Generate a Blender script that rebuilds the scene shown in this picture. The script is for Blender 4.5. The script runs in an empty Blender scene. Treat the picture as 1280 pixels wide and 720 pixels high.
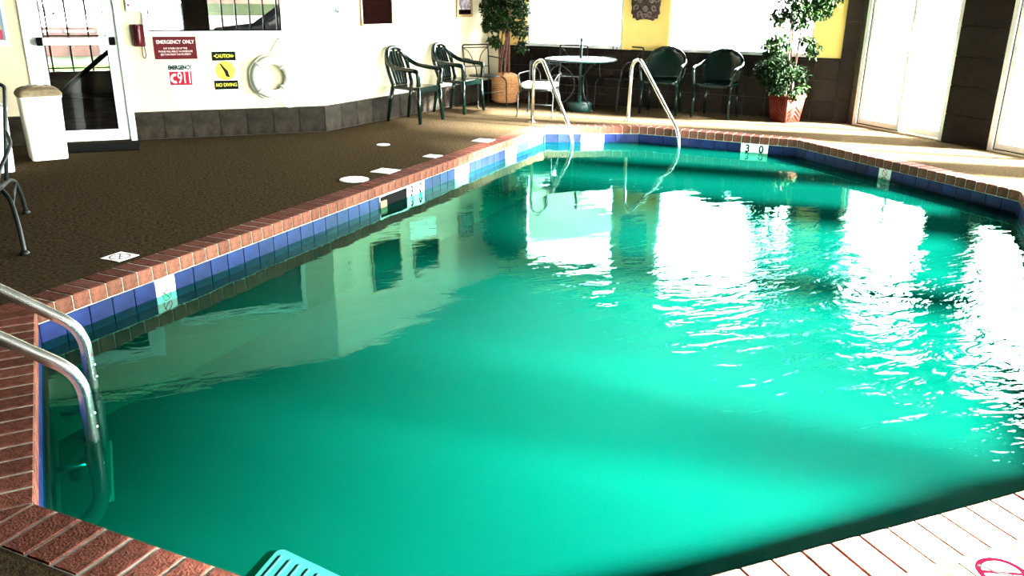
import bpy, bmesh, math, random
from mathutils import Vector, Matrix, geometry
random.seed(7)
SC = bpy.context.scene
COL = SC.collection
R = math.radians

# ------------------------------------------------------------------ camera
cam_d = bpy.data.cameras.new('camera')
cam_d.sensor_width = 36.0
cam_d.lens = 1043.44 / 1280 * 36.0
cam_d.clip_end = 400
cam = bpy.data.objects.new('camera', cam_d)
COL.objects.link(cam)
right = Vector((0.93178779, -0.36285958, 0.01021947))
up = Vector((0.11058009, 0.31054827, 0.94410371))
fwd = Vector((0.34575072, 0.87857424, -0.32949013))
m = Matrix((right, up, -fwd)).transposed().to_4x4()
m.translation = Vector((0, 0, 1.5))
cam.matrix_world = m
SC.camera = cam

# ------------------------------------------------------------------ world, exposure
SKY = 46.0
w = bpy.data.worlds.new('overcast_sky')
SC.world = w
w.use_nodes = True
bg = w.node_tree.nodes['Background']
bg.inputs[0].default_value = (0.95, 1.0, 0.99, 1)
bg.inputs[1].default_value = SKY
sun_d = bpy.data.lights.new('hazy_sun', 'SUN'); sun_d.energy = 400.0; sun_d.angle = R(9); sun_d.color = (1.0, 0.98, 0.95)
sun = bpy.data.objects.new('hazy_sun', sun_d); COL.objects.link(sun)
SUN_EL = 20.5; SUN_AZ = -40      # azimuth of the sun seen from the pool, degrees from +x
sdir = Vector((math.cos(R(SUN_EL)) * math.cos(R(SUN_AZ)), math.cos(R(SUN_EL)) * math.sin(R(SUN_AZ)), math.sin(R(SUN_EL))))
sun.rotation_euler = sdir.to_track_quat('Z', 'Y').to_euler()
vs = SC.view_settings
vs.view_transform = 'Standard'
vs.look = 'None'
vs.exposure = 1.5
vs.gamma = 1.0
vs.use_curve_mapping = False

def portal(name, p, rotz, sx, sz):
    """daylight portal in a window opening (guides sky sampling, gives no light itself)"""
    l = bpy.data.lights.new(name, 'AREA')
    l.shape = 'RECTANGLE'; l.size = sx; l.size_y = sz
    l.cycles.is_portal = True
    o = bpy.data.objects.new(name, l)
    COL.objects.link(o)
    # local -Z of light must point into the room (local -Y of the wall frame)
    o.matrix_world = Matrix.Translation(p) @ Matrix.Rotation(rotz, 4, 'Z') @ Matrix.Rotation(R(-90), 4, 'X')
    return o

# ------------------------------------------------------------------ materials
MATS = {}
def mat(name, col, rough=0.6, metal=0.0, col2=None, scale=8.0, bump=0.0, bscale=None, spec=0.5, rnd=0.0, coat=0.0, detail=4.0, lo=0.35, hi=0.65, emit=0, stretch=None):
    if name in MATS: return MATS[name]
    m = bpy.data.materials.new(name); m.use_nodes = True
    nt = m.node_tree; b = nt.nodes['Principled BSDF']
    b.inputs['Roughness'].default_value = rough
    b.inputs['Metallic'].default_value = metal
    b.inputs['Specular IOR Level'].default_value = spec
    b.inputs['Coat Weight'].default_value = coat
    c1 = (*col, 1)
    tc = nt.nodes.new('ShaderNodeTexCoord')
    src = tc.outputs['Object']
    if stretch:
        mp = nt.nodes.new('ShaderNodeMapping'); mp.inputs['Scale'].default_value = stretch
        nt.links.new(src, mp.inputs['Vector']); src = mp.outputs['Vector']
    no = nt.nodes.new('ShaderNodeTexNoise')
    no.inputs['Scale'].default_value = scale; no.inputs['Detail'].default_value = detail
    nt.links.new(src, no.inputs['Vector'])
    rp = nt.nodes.new('ShaderNodeValToRGB')
    rp.color_ramp.elements[0].position = lo; rp.color_ramp.elements[1].position = hi
    c2 = (*col2, 1) if col2 else tuple(min(1, c * 0.88) for c in col) + (1,)
    rp.color_ramp.elements[0].color = c2; rp.color_ramp.elements[1].color = c1
    nt.links.new(no.outputs['Fac'], rp.inputs['Fac'])
    out = rp.outputs['Color']
    if rnd:
        oi = nt.nodes.new('ShaderNodeObjectInfo')
        hs = nt.nodes.new('ShaderNodeHueSaturation')
        mr = nt.nodes.new('ShaderNodeMapRange')
        mr.inputs['To Min'].default_value = 1 - rnd; mr.inputs['To Max'].default_value = 1 + rnd
        nt.links.new(oi.outputs['Random'], mr.inputs['Value'])
        nt.links.new(mr.outputs['Result'], hs.inputs['Value'])
        nt.links.new(out, hs.inputs['Color']); out = hs.outputs['Color']
    nt.links.new(out, b.inputs['Base Color'])
    if bump:
        n2 = nt.nodes.new('ShaderNodeTexNoise'); n2.inputs['Scale'].default_value = bscale or scale * 3
        nt.links.new(src, n2.inputs['Vector'])
        bp = nt.nodes.new('ShaderNodeBump'); bp.inputs['Strength'].default_value = bump; bp.inputs['Distance'].default_value = 0.01
        nt.links.new(n2.outputs['Fac'], bp.inputs['Height']); nt.links.new(bp.outputs['Normal'], b.inputs['Normal'])
    if emit:
        b.inputs['Emission Color'].default_value = c1; b.inputs['Emission Strength'].default_value = emit
    MATS[name] = m
    return m

def glass_mat():
    m = bpy.data.materials.new('window_glass'); m.use_nodes = True
    nt = m.node_tree; nt.nodes.clear()
    o = nt.nodes.new('ShaderNodeOutputMaterial')
    t = nt.nodes.new('ShaderNodeBsdfTransparent'); t.inputs[0].default_value = (0.96, 0.98, 0.97, 1)
    g = nt.nodes.new('ShaderNodeBsdfGlossy'); g.inputs['Roughness'].default_value = 0.02
    f = nt.nodes.new('ShaderNodeFresnel'); f.inputs['IOR'].default_value = 1.35
    mx = nt.nodes.new('ShaderNodeMixShader')
    nt.links.new(f.outputs[0], mx.inputs[0]); nt.links.new(t.outputs[0], mx.inputs[1]); nt.links.new(g.outputs[0], mx.inputs[2])
    nt.links.new(mx.outputs[0], o.inputs[0])
    return m
GLASS = glass_mat()

def water_mat():
    m = bpy.data.materials.new('pool_water'); m.use_nodes = True
    nt = m.node_tree; nt.nodes.clear(); N = nt.nodes.new; K = nt.links.new
    o = N('ShaderNodeOutputMaterial')
    tc = N('ShaderNodeTexCoord')
    # two ripple sizes, swell grows toward the outlet side of the pool
    mp = N('ShaderNodeMapping'); mp.inputs['Rotation'].default_value = (0, 0, R(-22)); mp.inputs['Scale'].default_value = (0.55, 1.25, 1)
    K(tc.outputs['Object'], mp.inputs['Vector'])
    n1 = N('ShaderNodeTexNoise'); n1.inputs['Scale'].default_value = 1.7; n1.inputs['Detail'].default_value = 2.0; n1.inputs['Roughness'].default_value = 0.4
    n2 = N('ShaderNodeTexNoise'); n2.inputs['Scale'].default_value = 7.5; n2.inputs['Detail'].default_value = 3.0; n2.inputs['Distortion'].default_value = 0.6
    K(mp.outputs[0], n1.inputs['Vector']); K(mp.outputs[0], n2.inputs['Vector'])
    # distance to the return jet near the right-hand side
    vd = N('ShaderNodeVectorMath'); vd.operation = 'DISTANCE'; vd.inputs[1].default_value = (4.4, 2.8, -0.19)
    K(tc.outputs['Object'], vd.inputs[0])
    mr = N('ShaderNodeMapRange'); mr.interpolation_type = 'SMOOTHSTEP'
    mr.inputs['From Min'].default_value = 3.4; mr.inputs['From Max'].default_value = 0.6
    mr.inputs['To Min'].default_value = 0.10; mr.inputs['To Max'].default_value = 2.0
    K(vd.outputs['Value'], mr.inputs['Value'])
    mu = N('ShaderNodeMath'); mu.operation = 'MULTIPLY'
    K(n2.outputs['Fac'], mu.inputs[0]); K(mr.outputs[0], mu.inputs[1])
    m2 = N('ShaderNodeMath'); m2.operation = 'MULTIPLY'; m2.inputs[1].default_value = 0.0075
    K(mu.outputs[0], m2.inputs[0])
    m1 = N('ShaderNodeMath'); m1.operation = 'MULTIPLY_ADD'; m1.inputs[1].default_value = 0.0055
    K(n1.outputs['Fac'], m1.inputs[0]); K(m2.outputs[0], m1.inputs[2])
    bp = N('ShaderNodeBump'); bp.inputs['Strength'].default_value = 1.0; bp.inputs['Distance'].default_value = 1.0
    K(m1.outputs[0], bp.inputs['Height'])
    fr = N('ShaderNodeFresnel')
    ge = N('ShaderNodeNewGeometry'); io = N('ShaderNodeMapRange'); io.inputs['To Min'].default_value = 1.333; io.inputs['To Max'].default_value = 0.75
    K(ge.outputs['Backfacing'], io.inputs['Value']); K(io.outputs[0], fr.inputs['IOR'])
    gl = N('ShaderNodeBsdfGlossy'); gl.inputs['Roughness'].default_value = 0.015; gl.inputs[0].default_value = (0.30, 0.75, 0.60, 1)
    K(bp.outputs[0], fr.inputs['Normal']); K(bp.outputs[0], gl.inputs['Normal'])
    tr = N('ShaderNodeBsdfTransparent'); tr.inputs[0].default_value = (0.0, 0.66, 0.46, 1)
    df = N('ShaderNodeBsdfDiffuse'); df.inputs[0].default_value = (0.0003, 0.083, 0.056, 1)
    body = N('ShaderNodeMixShader'); body.inputs[0].default_value = 0.115
    K(tr.outputs[0], body.inputs[1]); K(df.outputs[0], body.inputs[2])
    mx = N('ShaderNodeMixShader')
    K(fr.outputs[0], mx.inputs[0]); K(body.outputs[0], mx.inputs[1]); K(gl.outputs[0], mx.inputs[2])
    K(mx.outputs[0], o.inputs[0])
    return m
WATER = water_mat()

DECK = mat('deck_aggregate', (0.054, 0.038, 0.020), 0.6, col2=(0.021, 0.014, 0.008), scale=45, detail=6, bump=0.25, bscale=160, spec=0.0)
BRICK = mat('coping_brick', (0.13, 0.043, 0.028), 0.85, col2=(0.065, 0.022, 0.015), scale=30, bump=0.4, bscale=120, rnd=0.22, spec=0.02)
MORTAR = mat('mortar', (0.42, 0.38, 0.31), 0.9, col2=(0.25, 0.22, 0.18), scale=40)
BLUE = mat('cobalt_tile', (0.006, 0.011, 0.060), 0.4, col2=(0.0035, 0.0065, 0.038), scale=14, rnd=0.25, spec=.12)
WTILE = mat('white_tile', (0.82, 0.83, 0.78), 0.3, rnd=0.04)
PLASTER = mat('pool_plaster', (0.0014, 0.0035, 0.0030), 0.8, spec=0, col2=(0.0011, 0.0028, 0.0024), scale=6)  # plaster darkened so the sunlit basin stays dim under the water
CREAM = mat('cream_paint', (0.62, 0.51, 0.34), 0.7, col2=(0.58, 0.475, 0.315), scale=3)
YELLOW = mat('yellow_paint', (0.84, 0.58, 0.17), 0.7, col2=(0.80, 0.53, 0.15), scale=3)
GREYTILE = mat('slate_tile', (0.028, 0.021, 0.014), 0.7, col2=(0.010, 0.008, 0.006), scale=9, rnd=0.25, detail=6, spec=.05)
DARKTILE = mat('dark_brown_tile', (0.014, 0.0085, 0.006), 0.6, col2=(0.007, 0.0045, 0.003), scale=12, rnd=0.3, spec=0.08)
GROUTD = mat('dark_grout', (0.03, 0.022, 0.018), 0.9)
WHITE = mat('white_paint', (0.86, 0.86, 0.83), 0.45)
CEIL = mat('stained_ceiling', (0.03, 0.022, 0.016), 0.85, col2=(0.02, 0.015, 0.011), scale=2)
STEEL = mat('stainless_steel', (0.78, 0.77, 0.73), 0.22, metal=1.0, col2=(0.70, 0.69, 0.66), scale=20)
IRON = mat('black_iron', (0.006, 0.008, 0.007), 0.45, spec=.2)
GREENP = mat('green_plastic', (0.001, 0.007, 0.0048), 0.22, spec=0.3)
RUBBER = mat('black_rubber', (0.0035, 0.003, 0.003), 0.85, spec=.03)
BLACK = mat('black_print', (0.005, 0.005, 0.005), 0.7, spec=.05)
DKRED = mat('dark_red_plastic', (0.065, 0.003, 0.005), 0.35, spec=.2)
RED = mat('red_print', (0.30, 0.006, 0.016), 0.5, spec=.1)
PINK = mat('faded_red_print', (0.62, 0.03, 0.10), 0.6)
YEL = mat('yellow_print', (0.80, 0.68, 0.03), 0.5)
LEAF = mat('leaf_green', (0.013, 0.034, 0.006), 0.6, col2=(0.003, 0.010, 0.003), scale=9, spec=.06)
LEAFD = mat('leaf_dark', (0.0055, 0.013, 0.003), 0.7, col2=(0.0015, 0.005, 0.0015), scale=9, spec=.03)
BARKR = mat('reddish_bark', (0.20, 0.07, 0.045), 0.8, col2=(0.09, 0.03, 0.025), scale=20)
BARKW = mat('pale_bark', (0.30, 0.17, 0.13), 0.8, col2=(0.10, 0.04, 0.03), scale=18, stretch=(1, 1, .3))
WICKER = mat('wicker', (0.56, 0.26, 0.10), 0.8, col2=(0.40, 0.17, 0.06), scale=30)
BAMBOO = mat('red_bamboo', (0.085, 0.0085, 0.003), 0.6, spec=.1, col2=(0.04, 0.004, 0.0015), scale=22, stretch=(4, 4, .4))
SOIL = mat('soil', (0.03, 0.02, 0.012), 0.95)
GOLD = mat('gilt_frame', (0.42, 0.25, 0.09), 0.45, metal=0.3, col2=(0.22, 0.12, 0.04), scale=30)
CANVAS = mat('dark_canvas', (0.004, 0.0012, 0.001), 0.9, col2=(0.002, 0.0008, 0.0008), scale=6, spec=.0)
BRONZE = mat('carved_bronze', (0.055, 0.032, 0.024), 0.5, spec=.2, col2=(0.008, 0.005, 0.004), scale=26, lo=.3, hi=.6)
BEIGE = mat('beige_plastic', (0.20, 0.135, 0.08), 0.7, spec=.1, col2=(0.13, 0.085, 0.05), scale=30)
BINW = mat('white_plastic', (0.80, 0.78, 0.70), 0.5)
ROPE = mat('white_rope', (0.80, 0.78, 0.70), 0.8)
TURQ = mat('turquoise_foam', (0.004, 0.040, 0.037), 0.8, spec=.05, col2=(0.003, 0.030, 0.026), scale=25)
CUSH = mat('white_cushion', (0.85, 0.86, 0.84), 0.7)
TEAL = mat('dark_teal_plastic', (0.004, 0.026, 0.021), 0.35, spec=.3)
GLASST = mat('frosted_table_glass', (0.70, 0.80, 0.80), 0.12, coat=0.5)

# ------------------------------------------------------------------ mesh helpers
class MB:
    def __init__(s): s.v = []; s.f = []; s.sm = []
    def add(s, vs, fs, smooth=False):
        o = len(s.v); s.v += [tuple(v) for v in vs]
        for f in fs: s.f.append(tuple(i + o for i in f)); s.sm.append(smooth)
        return s
    def box(s, c, d, rot=None):
        x, y, z = (q / 2 for q in d)
        vs = [Vector((a * x, b * y, e * z)) for a in (-1, 1) for b in (-1, 1) for e in (-1, 1)]
        if rot is not None: vs = [rot @ v for v in vs]
        c = Vector(c)
        return s.add([v + c for v in vs], [(0, 1, 3, 2), (4, 6, 7, 5), (0, 4, 5, 1), (2, 3, 7, 6), (0, 2, 6, 4), (1, 5, 7, 3)])
    def bb(s, x0, x1, y0, y1, z0, z1):
        return s.box(((x0 + x1) / 2, (y0 + y1) / 2, (z0 + z1) / 2), (abs(x1 - x0), abs(y1 - y0), abs(z1 - z0)))
    def bev(s, x0, x1, y0, y1, z0, z1, b=0.004):
        """box whose top and bottom faces are chamfered"""
        L = []
        for z, i in ((z0, b), (z0 + b, 0), (z1 - b, 0), (z1, b)):
            L.append([(x0 + i, y0 + i, z), (x1 - i, y0 + i, z), (x1 - i, y1 - i, z), (x0 + i, y1 - i, z)])
        return s.loft(L)
    def loft(s, rings, smooth=False, cap=True, closed=True):
        n = len(rings[0]); vs = [p for r in rings for p in r]; fs = []
        for k in range(len(rings) - 1):
            for i in range(n if closed else n - 1):
                j = (i + 1) % n
                fs.append((k * n + i, k * n + j, (k + 1) * n + j, (k + 1) * n + i))
        o = len(s.v); s.add(vs, fs, smooth)
        if cap and closed:
            s.f.append(tuple(o + i for i in reversed(range(n)))); s.sm.append(False)
            e = o + (len(rings) - 1) * n
            s.f.append(tuple(e + i for i in range(n))); s.sm.append(False)
        return s
    def prism(s, poly, z0, z1):
        return s.loft([[(x, y, z0) for x, y in poly], [(x, y, z1) for x, y in poly]])
    def plate(s, poly, y0, y1):
        """outline in the x-z plane, thickness along y"""
        return s.loft([[(x, y1, z) for x, z in poly], [(x, y0, z) for x, z in poly]])
    def lathe(s, prof, n=24, c=(0, 0, 0), smooth=True):
        return s.loft([[(c[0] + r * math.cos(2 * math.pi * i / n), c[1] + r * math.sin(2 * math.pi * i / n), c[2] + z) for i in range(n)] for r, z in prof], smooth)
    def tube(s, pts, r, n=8, closed=False, flat=1.0):
        pts = [Vector(p) for p in pts]; k = len(pts); rr = r if isinstance(r, (list, tuple)) else [r] * k
        rings = []; ref = None
        for i, p in enumerate(pts):
            a = pts[i - 1] if (i > 0 or closed) else p
            b = pts[(i + 1) % k] if (i < k - 1 or closed) else p
            t = (b - a).normalized()
            if ref is None:
                ref = Vector((0, 0, 1)) if abs(t.z) < 0.9 else Vector((1, 0, 0))
            x = t.cross(ref)
            if x.length < 1e-4: x = t.cross(Vector((0.3, 1, 0.2)))
            x.normalize(); y = x.cross(t).normalized(); ref = y
            rings.append([p + (x * math.cos(2 * math.pi * q / n) + y * flat * math.sin(2 * math.pi * q / n)) * rr[i] for q in range(n)])
        if closed: rings.append(rings[0])
        return s.loft(rings, True, cap=not closed)
    def sphere(s, c, r, n=10, sz=1.0):
        prof = [(max(1e-4, r * math.sin(math.pi * i / n)), -r * sz * math.cos(math.pi * i / n)) for i in range(n + 1)]
        return s.lathe(prof, n + 2, c)
    def mesh(s, name, mt):
        me = bpy.data.meshes.new(name); me.from_pydata(s.v, [], s.f); me.materials.append(mt)
        me.polygons.foreach_set('use_smooth', s.sm)
        bm = bmesh.new(); bm.from_mesh(me); bmesh.ops.recalc_face_normals(bm, faces=bm.faces); bm.to_mesh(me); bm.free()
        return me
    def build(s, name, mt, parent=None, loc=None, rotz=0.0):
        o = bpy.data.objects.new(name, s.mesh(name, mt)); COL.objects.link(o)
        if parent is not None: o.parent = parent
        if loc is not None: o.location = loc
        o.rotation_euler = (0, 0, rotz)
        return o

def spline(pts, n=6, closed=False):
    P = [Vector(p) for p in pts]; out = []; k = len(P)
    rng = range(k) if closed else range(k - 1)
    for i in rng:
        p0 = P[i - 1] if (i > 0 or closed) else P[i]; p1 = P[i]; p2 = P[(i + 1) % k]; p3 = P[(i + 2) % k] if (i + 2 < k or closed) else p2
        for j in range(n):
            t = j / n
            out.append(0.5 * ((2 * p1) + (p2 - p0) * t + (2 * p0 - 5 * p1 + 4 * p2 - p3) * t * t + (3 * p1 - p0 - 3 * p2 + p3) * t ** 3))
    if not closed: out.append(P[-1])
    return out

def fillet(pts, r, n=6):
    """polyline with rounded corners"""
    P = [Vector(p) for p in pts]; out = [P[0]]
    for i in range(1, len(P) - 1):
        a = (P[i - 1] - P[i]); b = (P[i + 1] - P[i]); d = min(r, a.length * .48, b.length * .48)
        A = P[i] + a.normalized() * d; B = P[i] + b.normalized() * d
        for j in range(n + 1):
            t = j / n; out.append((1 - t) ** 2 * A + 2 * t * (1 - t) * P[i] + t * t * B)
    out.append(P[-1]); return out

def empty(name, loc, rotz=0.0):
    o = bpy.data.objects.new(name, None); COL.objects.link(o)
    o.empty_display_size = 0.1; o.location = loc; o.rotation_euler = (0, 0, rotz); return o
def tag(o, label, cat, group=None, kind=None):
    o['label'] = label; o['category'] = cat
    if group: o['group'] = group
    if kind: o['kind'] = kind
    return o
def struct(o, label=None):
    o['kind'] = 'structure'
    if label: o['label'] = label
    return o
def share(src, name, parent, loc=None, rotz=0.0):
    o = bpy.data.objects.new(name, src.data); COL.objects.link(o); o.parent = parent
    if loc is not None: o.location = loc
    o.rotation_euler = (0, 0, rotz); return o
def copy_tree(o, parent=None):
    c = o.copy(); COL.objects.link(c); c.parent = parent
    for ch in list(o.children): copy_tree(ch, c)
    return c
def text(name, body, size, mt, parent, loc, face='wall', sx=1.0, bold=0.0, align='CENTER', depth=0.0006, rz=0.0):
    cu = bpy.data.curves.new(name, 'FONT'); cu.body = body; cu.size = size; cu.align_x = align; cu.align_y = 'CENTER'
    cu.extrude = depth; cu.offset = bold; cu.resolution_u = 3
    t = bpy.data.objects.new(name, cu); COL.objects.link(t)
    me = bpy.data.meshes.new_from_object(t); bpy.data.objects.remove(t); bpy.data.curves.remove(cu)
    M = Matrix.Diagonal((sx, 1, 1, 1))
    if face == 'wall': M = Matrix.Rotation(R(90), 4, 'X') @ M
    if rz: M = Matrix.Rotation(rz, 4, 'Z') @ M
    me.transform(M); me.materials.clear(); me.materials.append(mt)
    o = bpy.data.objects.new(name, me); COL.objects.link(o); o.parent = parent; o.location = loc; return o
def ring_flat(mb, c, r0, r1, n=28, ax='xy', t=0.001, a0=0, a1=2 * math.pi):
    """flat annulus, in the floor plane ('xy') or upright ('xz')"""
    def P(r, a, h):
        if ax == 'xy': return (c[0] + r * math.cos(a), c[1] + r * math.sin(a), c[2] + h)
        return (c[0] + r * math.cos(a), c[1] - h, c[2] + r * math.sin(a))
    vs = []; fs = []
    for i in range(n + 1):
        a = a0 + (a1 - a0) * i / n
        vs += [P(r0, a, t), P(r1, a, t), P(r0, a, 0), P(r1, a, 0)]
    for i in range(n):
        b = i * 4
        fs += [(b, b + 1, b + 5, b + 4), (b + 1, b + 3, b + 7, b + 5), (b, b + 4, b + 6, b + 2)]
    mb.add(vs, fs)
    return mb

# ------------------------------------------------------------------ plan of the room
S2 = math.sqrt(.5)
WZ = -0.19
POOL = [(-.56, 2.61), (-.79, 4.51), (4.15, 9.45), (5.25, 9.10), (6.475, 7.66), (6.49, 4.86), (3.21, 1.58), (.46, 1.575)]   # clockwise from above
A0 = (-6.0, 9.87); A1 = (1.53, 9.87); CB = (4.70, 12.60); CR = (8.0, 8.57); R1 = (8.0, 2.9); R2 = (5.0, -0.1); F1 = (4.0, -2.4); F0 = (-6.0, -2.4)
ROOM = [A0, A1, CB, CR, R1, R2, F1, F0]
CH = 2.55
def edge_n(a, b):
    a = Vector(a); b = Vector(b); d = (b - a).normalized(); return d, Vector((-d.y, d.x))      # n: left of travel = outward for a clockwise loop
def offset(poly, w):
    out = []; k = len(poly)
    for i in range(k):
        d0, n0 = edge_n(poly[i - 1], poly[i]); d1, n1 = edge_n(poly[i], poly[(i + 1) % k])
        b = (n0 + n1); b = b / b.dot(n0)
        out.append(tuple(Vector(poly[i]) + b * w))
    return out

# deck floor with the pool opening
BW = 0.195
OUT = offset(POOL, BW)
def ring_mesh(outer, inner, z, name, mt, thick=0.12):
    bm = bmesh.new(); es = []
    for loop in (outer, inner):
        vs_ = [bm.verts.new((x, y, z)) for x, y in loop]
        es += [bm.edges.new((vs_[i], vs_[(i + 1) % len(vs_)])) for i in range(len(vs_))]
    bmesh.ops.triangle_fill(bm, edges=es, use_beauty=True)
    ext = bmesh.ops.extrude_face_region(bm, geom=bm.faces[:])
    bmesh.ops.translate(bm, verts=[v for v in ext['geom'] if isinstance(v, bmesh.types.BMVert)], vec=(0, 0, -thick))
    bmesh.ops.recalc_face_normals(bm, faces=bm.faces)
    me = bpy.data.meshes.new(name); bm.to_mesh(me); bm.free(); me.materials.append(mt)
    o = bpy.data.objects.new(name, me); COL.objects.link(o); return o
ROOMX = offset(ROOM, 0.12)
floor = struct(ring_mesh(ROOMX, OUT, 0.0, 'floor', DECK), 'dark brown aggregate deck around the pool')
ceil = struct(MB().prism(ROOMX, CH, CH + .1).build('ceiling', CEIL))

# ------------------------------------------------------------------ pool shell, coping, tiles, water
shell = MB()
inner = offset(POOL, 0.012); outr = offset(POOL, BW)
k8 = len(POOL)
def wallring(mb, a, b, z0, z1):
    k = len(a)
    vs = [(x, y, z0) for x, y in a] + [(x, y, z1) for x, y in a] + [(x, y, z0) for x, y in b] + [(x, y, z1) for x, y in b]
    fs = []
    for i in range(k):
        j = (i + 1) % k
        fs += [(i, j, k + j, k + i), (2 * k + i, 3 * k + i, 3 * k + j, 2 * k + j), (k + i, k + j, 3 * k + j, 3 * k + i), (i, 2 * k + i, 2 * k + j, j)]
    mb.add(vs, fs)
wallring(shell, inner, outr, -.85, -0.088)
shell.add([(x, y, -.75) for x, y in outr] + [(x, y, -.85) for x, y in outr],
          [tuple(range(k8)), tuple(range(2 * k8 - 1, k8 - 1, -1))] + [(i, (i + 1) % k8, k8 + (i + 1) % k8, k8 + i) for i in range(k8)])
pool = struct(shell.build('pool_basin', PLASTER), 'plaster pool basin, darkened and made shallow to tame the sunlight in it')

bed = MB(); wallring(bed, offset(POOL, 0.004), offset(POOL, BW - 0.003), -0.088, -0.0015)
coping = struct(bed.build('pool_coping', MORTAR), 'red brick coping around the pool')
for e in range(k8):
    a, b = POOL[e], POOL[(e + 1) % k8]
    d, n = edge_n(a, b); L = (Vector(b) - Vector(a)).length
    cnt = round(L / 0.107); p = L / cnt
    rz = math.atan2(d.y, d.x)
    src = None
    for i in range(cnt):
        c = Vector(a) + d * (p * (i + .5))
        jz = random.uniform(-.0012, .0012)
        if src is None:
            mb = MB().bev(-p / 2 + .0038, p / 2 - .0038, 0.0, BW - .004, -0.086, 0.002, 0.006)
            src = mb.build('brick', BRICK, coping, (c.x, c.y, jz), rz)
        else:
            share(src, 'brick', coping, (c.x, c.y, jz), rz)
    # corner piece at the start of this edge
    d0, n0 = edge_n(POOL[e - 1], a)
    A = Vector(a); o0 = A + n0 * (BW - .004); o1 = A + n * (BW - .004); om = Vector(OUT[e])
    g = [A + (om - A) * 0.03, o0 + d0 * .004, om - (om - A) * .03, o1 - d * .004]
    MB().prism([tuple(q) for q in g], -0.086, 0.001).build('brick', BRICK, coping)

# waterline tiles
NO_DIVE, SKIM, DEPTH = [], [], []
def mark_for(e, q):
    if e == 1:
        if -.30 < q.x < -.14: return 'nodive'
        if 1.47 < q.x < 1.745: return 'skim'
        if 1.745 < q.x < 1.965: return 'depth'
        if 2.44 < q.x < 2.60: return 'white'
        if 3.24 < q.x < 3.47: return 'white'
    if e == 2 and 4.62 < q.x < 4.82: return 'white'
    if e == 3 and 6.10 < q.x < 6.30: return 'depth'
    if e == 4 and 6.24 < q.y < 6.40: return 'nodive'
    return None
tilep = {}
for e in range(k8):
    a, b = POOL[e], POOL[(e + 1) % k8]
    d, n = edge_n(a, b); L = (Vector(b) - Vector(a)).length
    cnt = round(L / 0.153); p = L / cnt; rz = math.atan2(d.y, d.x)
    src = wsrc = None; ms = []
    for i in range(cnt):
        c = Vector(a) + d * (p * (i + .5)) + n * .012
        mk = mark_for(e, c)
        if mk == 'skim':
            SKIM.append((c, rz, p)); continue
        if mk is None:
            if src is None:
                src = MB().box((0, -.004, -.164), (p - .007, .010, .146)).build('tile', BLUE, pool, (c.x, c.y, 0), rz)
            else: share(src, 'tile', pool, (c.x, c.y, 0), rz)
        else:
            if wsrc is None:
                wsrc = MB().box((0, -.004, -.164), (p - .003, .010, .148)).build('tile', WTILE, pool, (c.x, c.y, 0), rz)
            else: share(wsrc, 'tile', pool, (c.x, c.y, 0), rz)
            if mk == 'nodive': NO_DIVE.append((c, rz))
            if mk == 'depth': DEPTH.append((c, rz, p))
# marks printed on white tiles.  local frame of a pool edge: +x along the edge seen from the water, -y toward the water
def diver(mb, c, s, up3):
    """small diving figure; up3(u,v) maps print coordinates"""
    pts = [(-.42, .5), (-.30, .52), (-.05, .05), (.10, -.05), (.30, -.40), (.20, -.45), (.02, -.20), (-.12, -.02)]
    mb.add([up3(u * s, v * s) for u, v in pts], [tuple(range(len(pts)))])
for c, rz in NO_DIVE:
    o = empty('no_diving_tile_print', (c.x, c.y, 0), rz); o.parent = pool
    for zc in (-.125, -.19):
        mb = MB(); ring_flat(mb, (0, -.0095, zc - .01 if zc < -.15 else zc), .028, .034, 24, 'xz')
        mb.box((0, -.0098, zc - .01 if zc < -.15 else zc), (.060, .001, .007), Matrix.Rotation(R(45), 3, 'Y'))
        mb.build('no_diving_symbol', PINK if zc > -.15 else BLACK, pool, (c.x, c.y, 0), rz)
    bpy.data.objects.remove(o)
for i in range(0, len(DEPTH)):
    c, rz, p = DEPTH[i]
    first = i % 2 == 0
    text('depth_number', '3' if first else '0', .125, BLACK, pool, (c.x - math.sin(rz) * -.0105, c.y - math.cos(rz) * .0105, -.150), rz=rz, bold=.003, sx=.9)
# skimmer mouth
sk = SKIM
if sk:
    c = sum((q[0] for q in sk), Vector((0, 0))) / len(sk); rz = sk[0][1]; wd = sk[0][2] * len(sk)
    skm = tag(empty('skimmer', (c.x, c.y, -.164), rz), 'dark skimmer mouth set in the blue waterline tiles', 'skimmer')
    mb = MB(); mb.bb(-wd / 2, wd / 2, -.004, .003, -.075, .075); mb.build('opening', RUBBER, skm)
    mb = MB(); mb.bb(-wd / 2, -wd / 2 + .10, -.02, -.004, -.07, .03); mb.build('weir_flap', BEIGE, skm)
    mb = MB(); mb.bb(-wd / 2, wd / 2, -.012, -.004, .066, .075); mb.bb(-wd / 2, -wd / 2 + .008, -.012, -.004, -.075, .075); mb.bb(wd / 2 - .008, wd / 2, -.012, -.004, -.075, .075); mb.build('frame', WHITE, skm)

wt = MB(); wt.add([(x, y, WZ) for x, y in offset(POOL, 0.010)], [tuple(reversed(range(k8)))])
water = wt.build('pool_water', WATER)
if water.data.polygons[0].normal.z < 0: water.data.flip_normals()
tag(water, 'clear green rippled water filling the swimming pool', 'water', kind='stuff')

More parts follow.
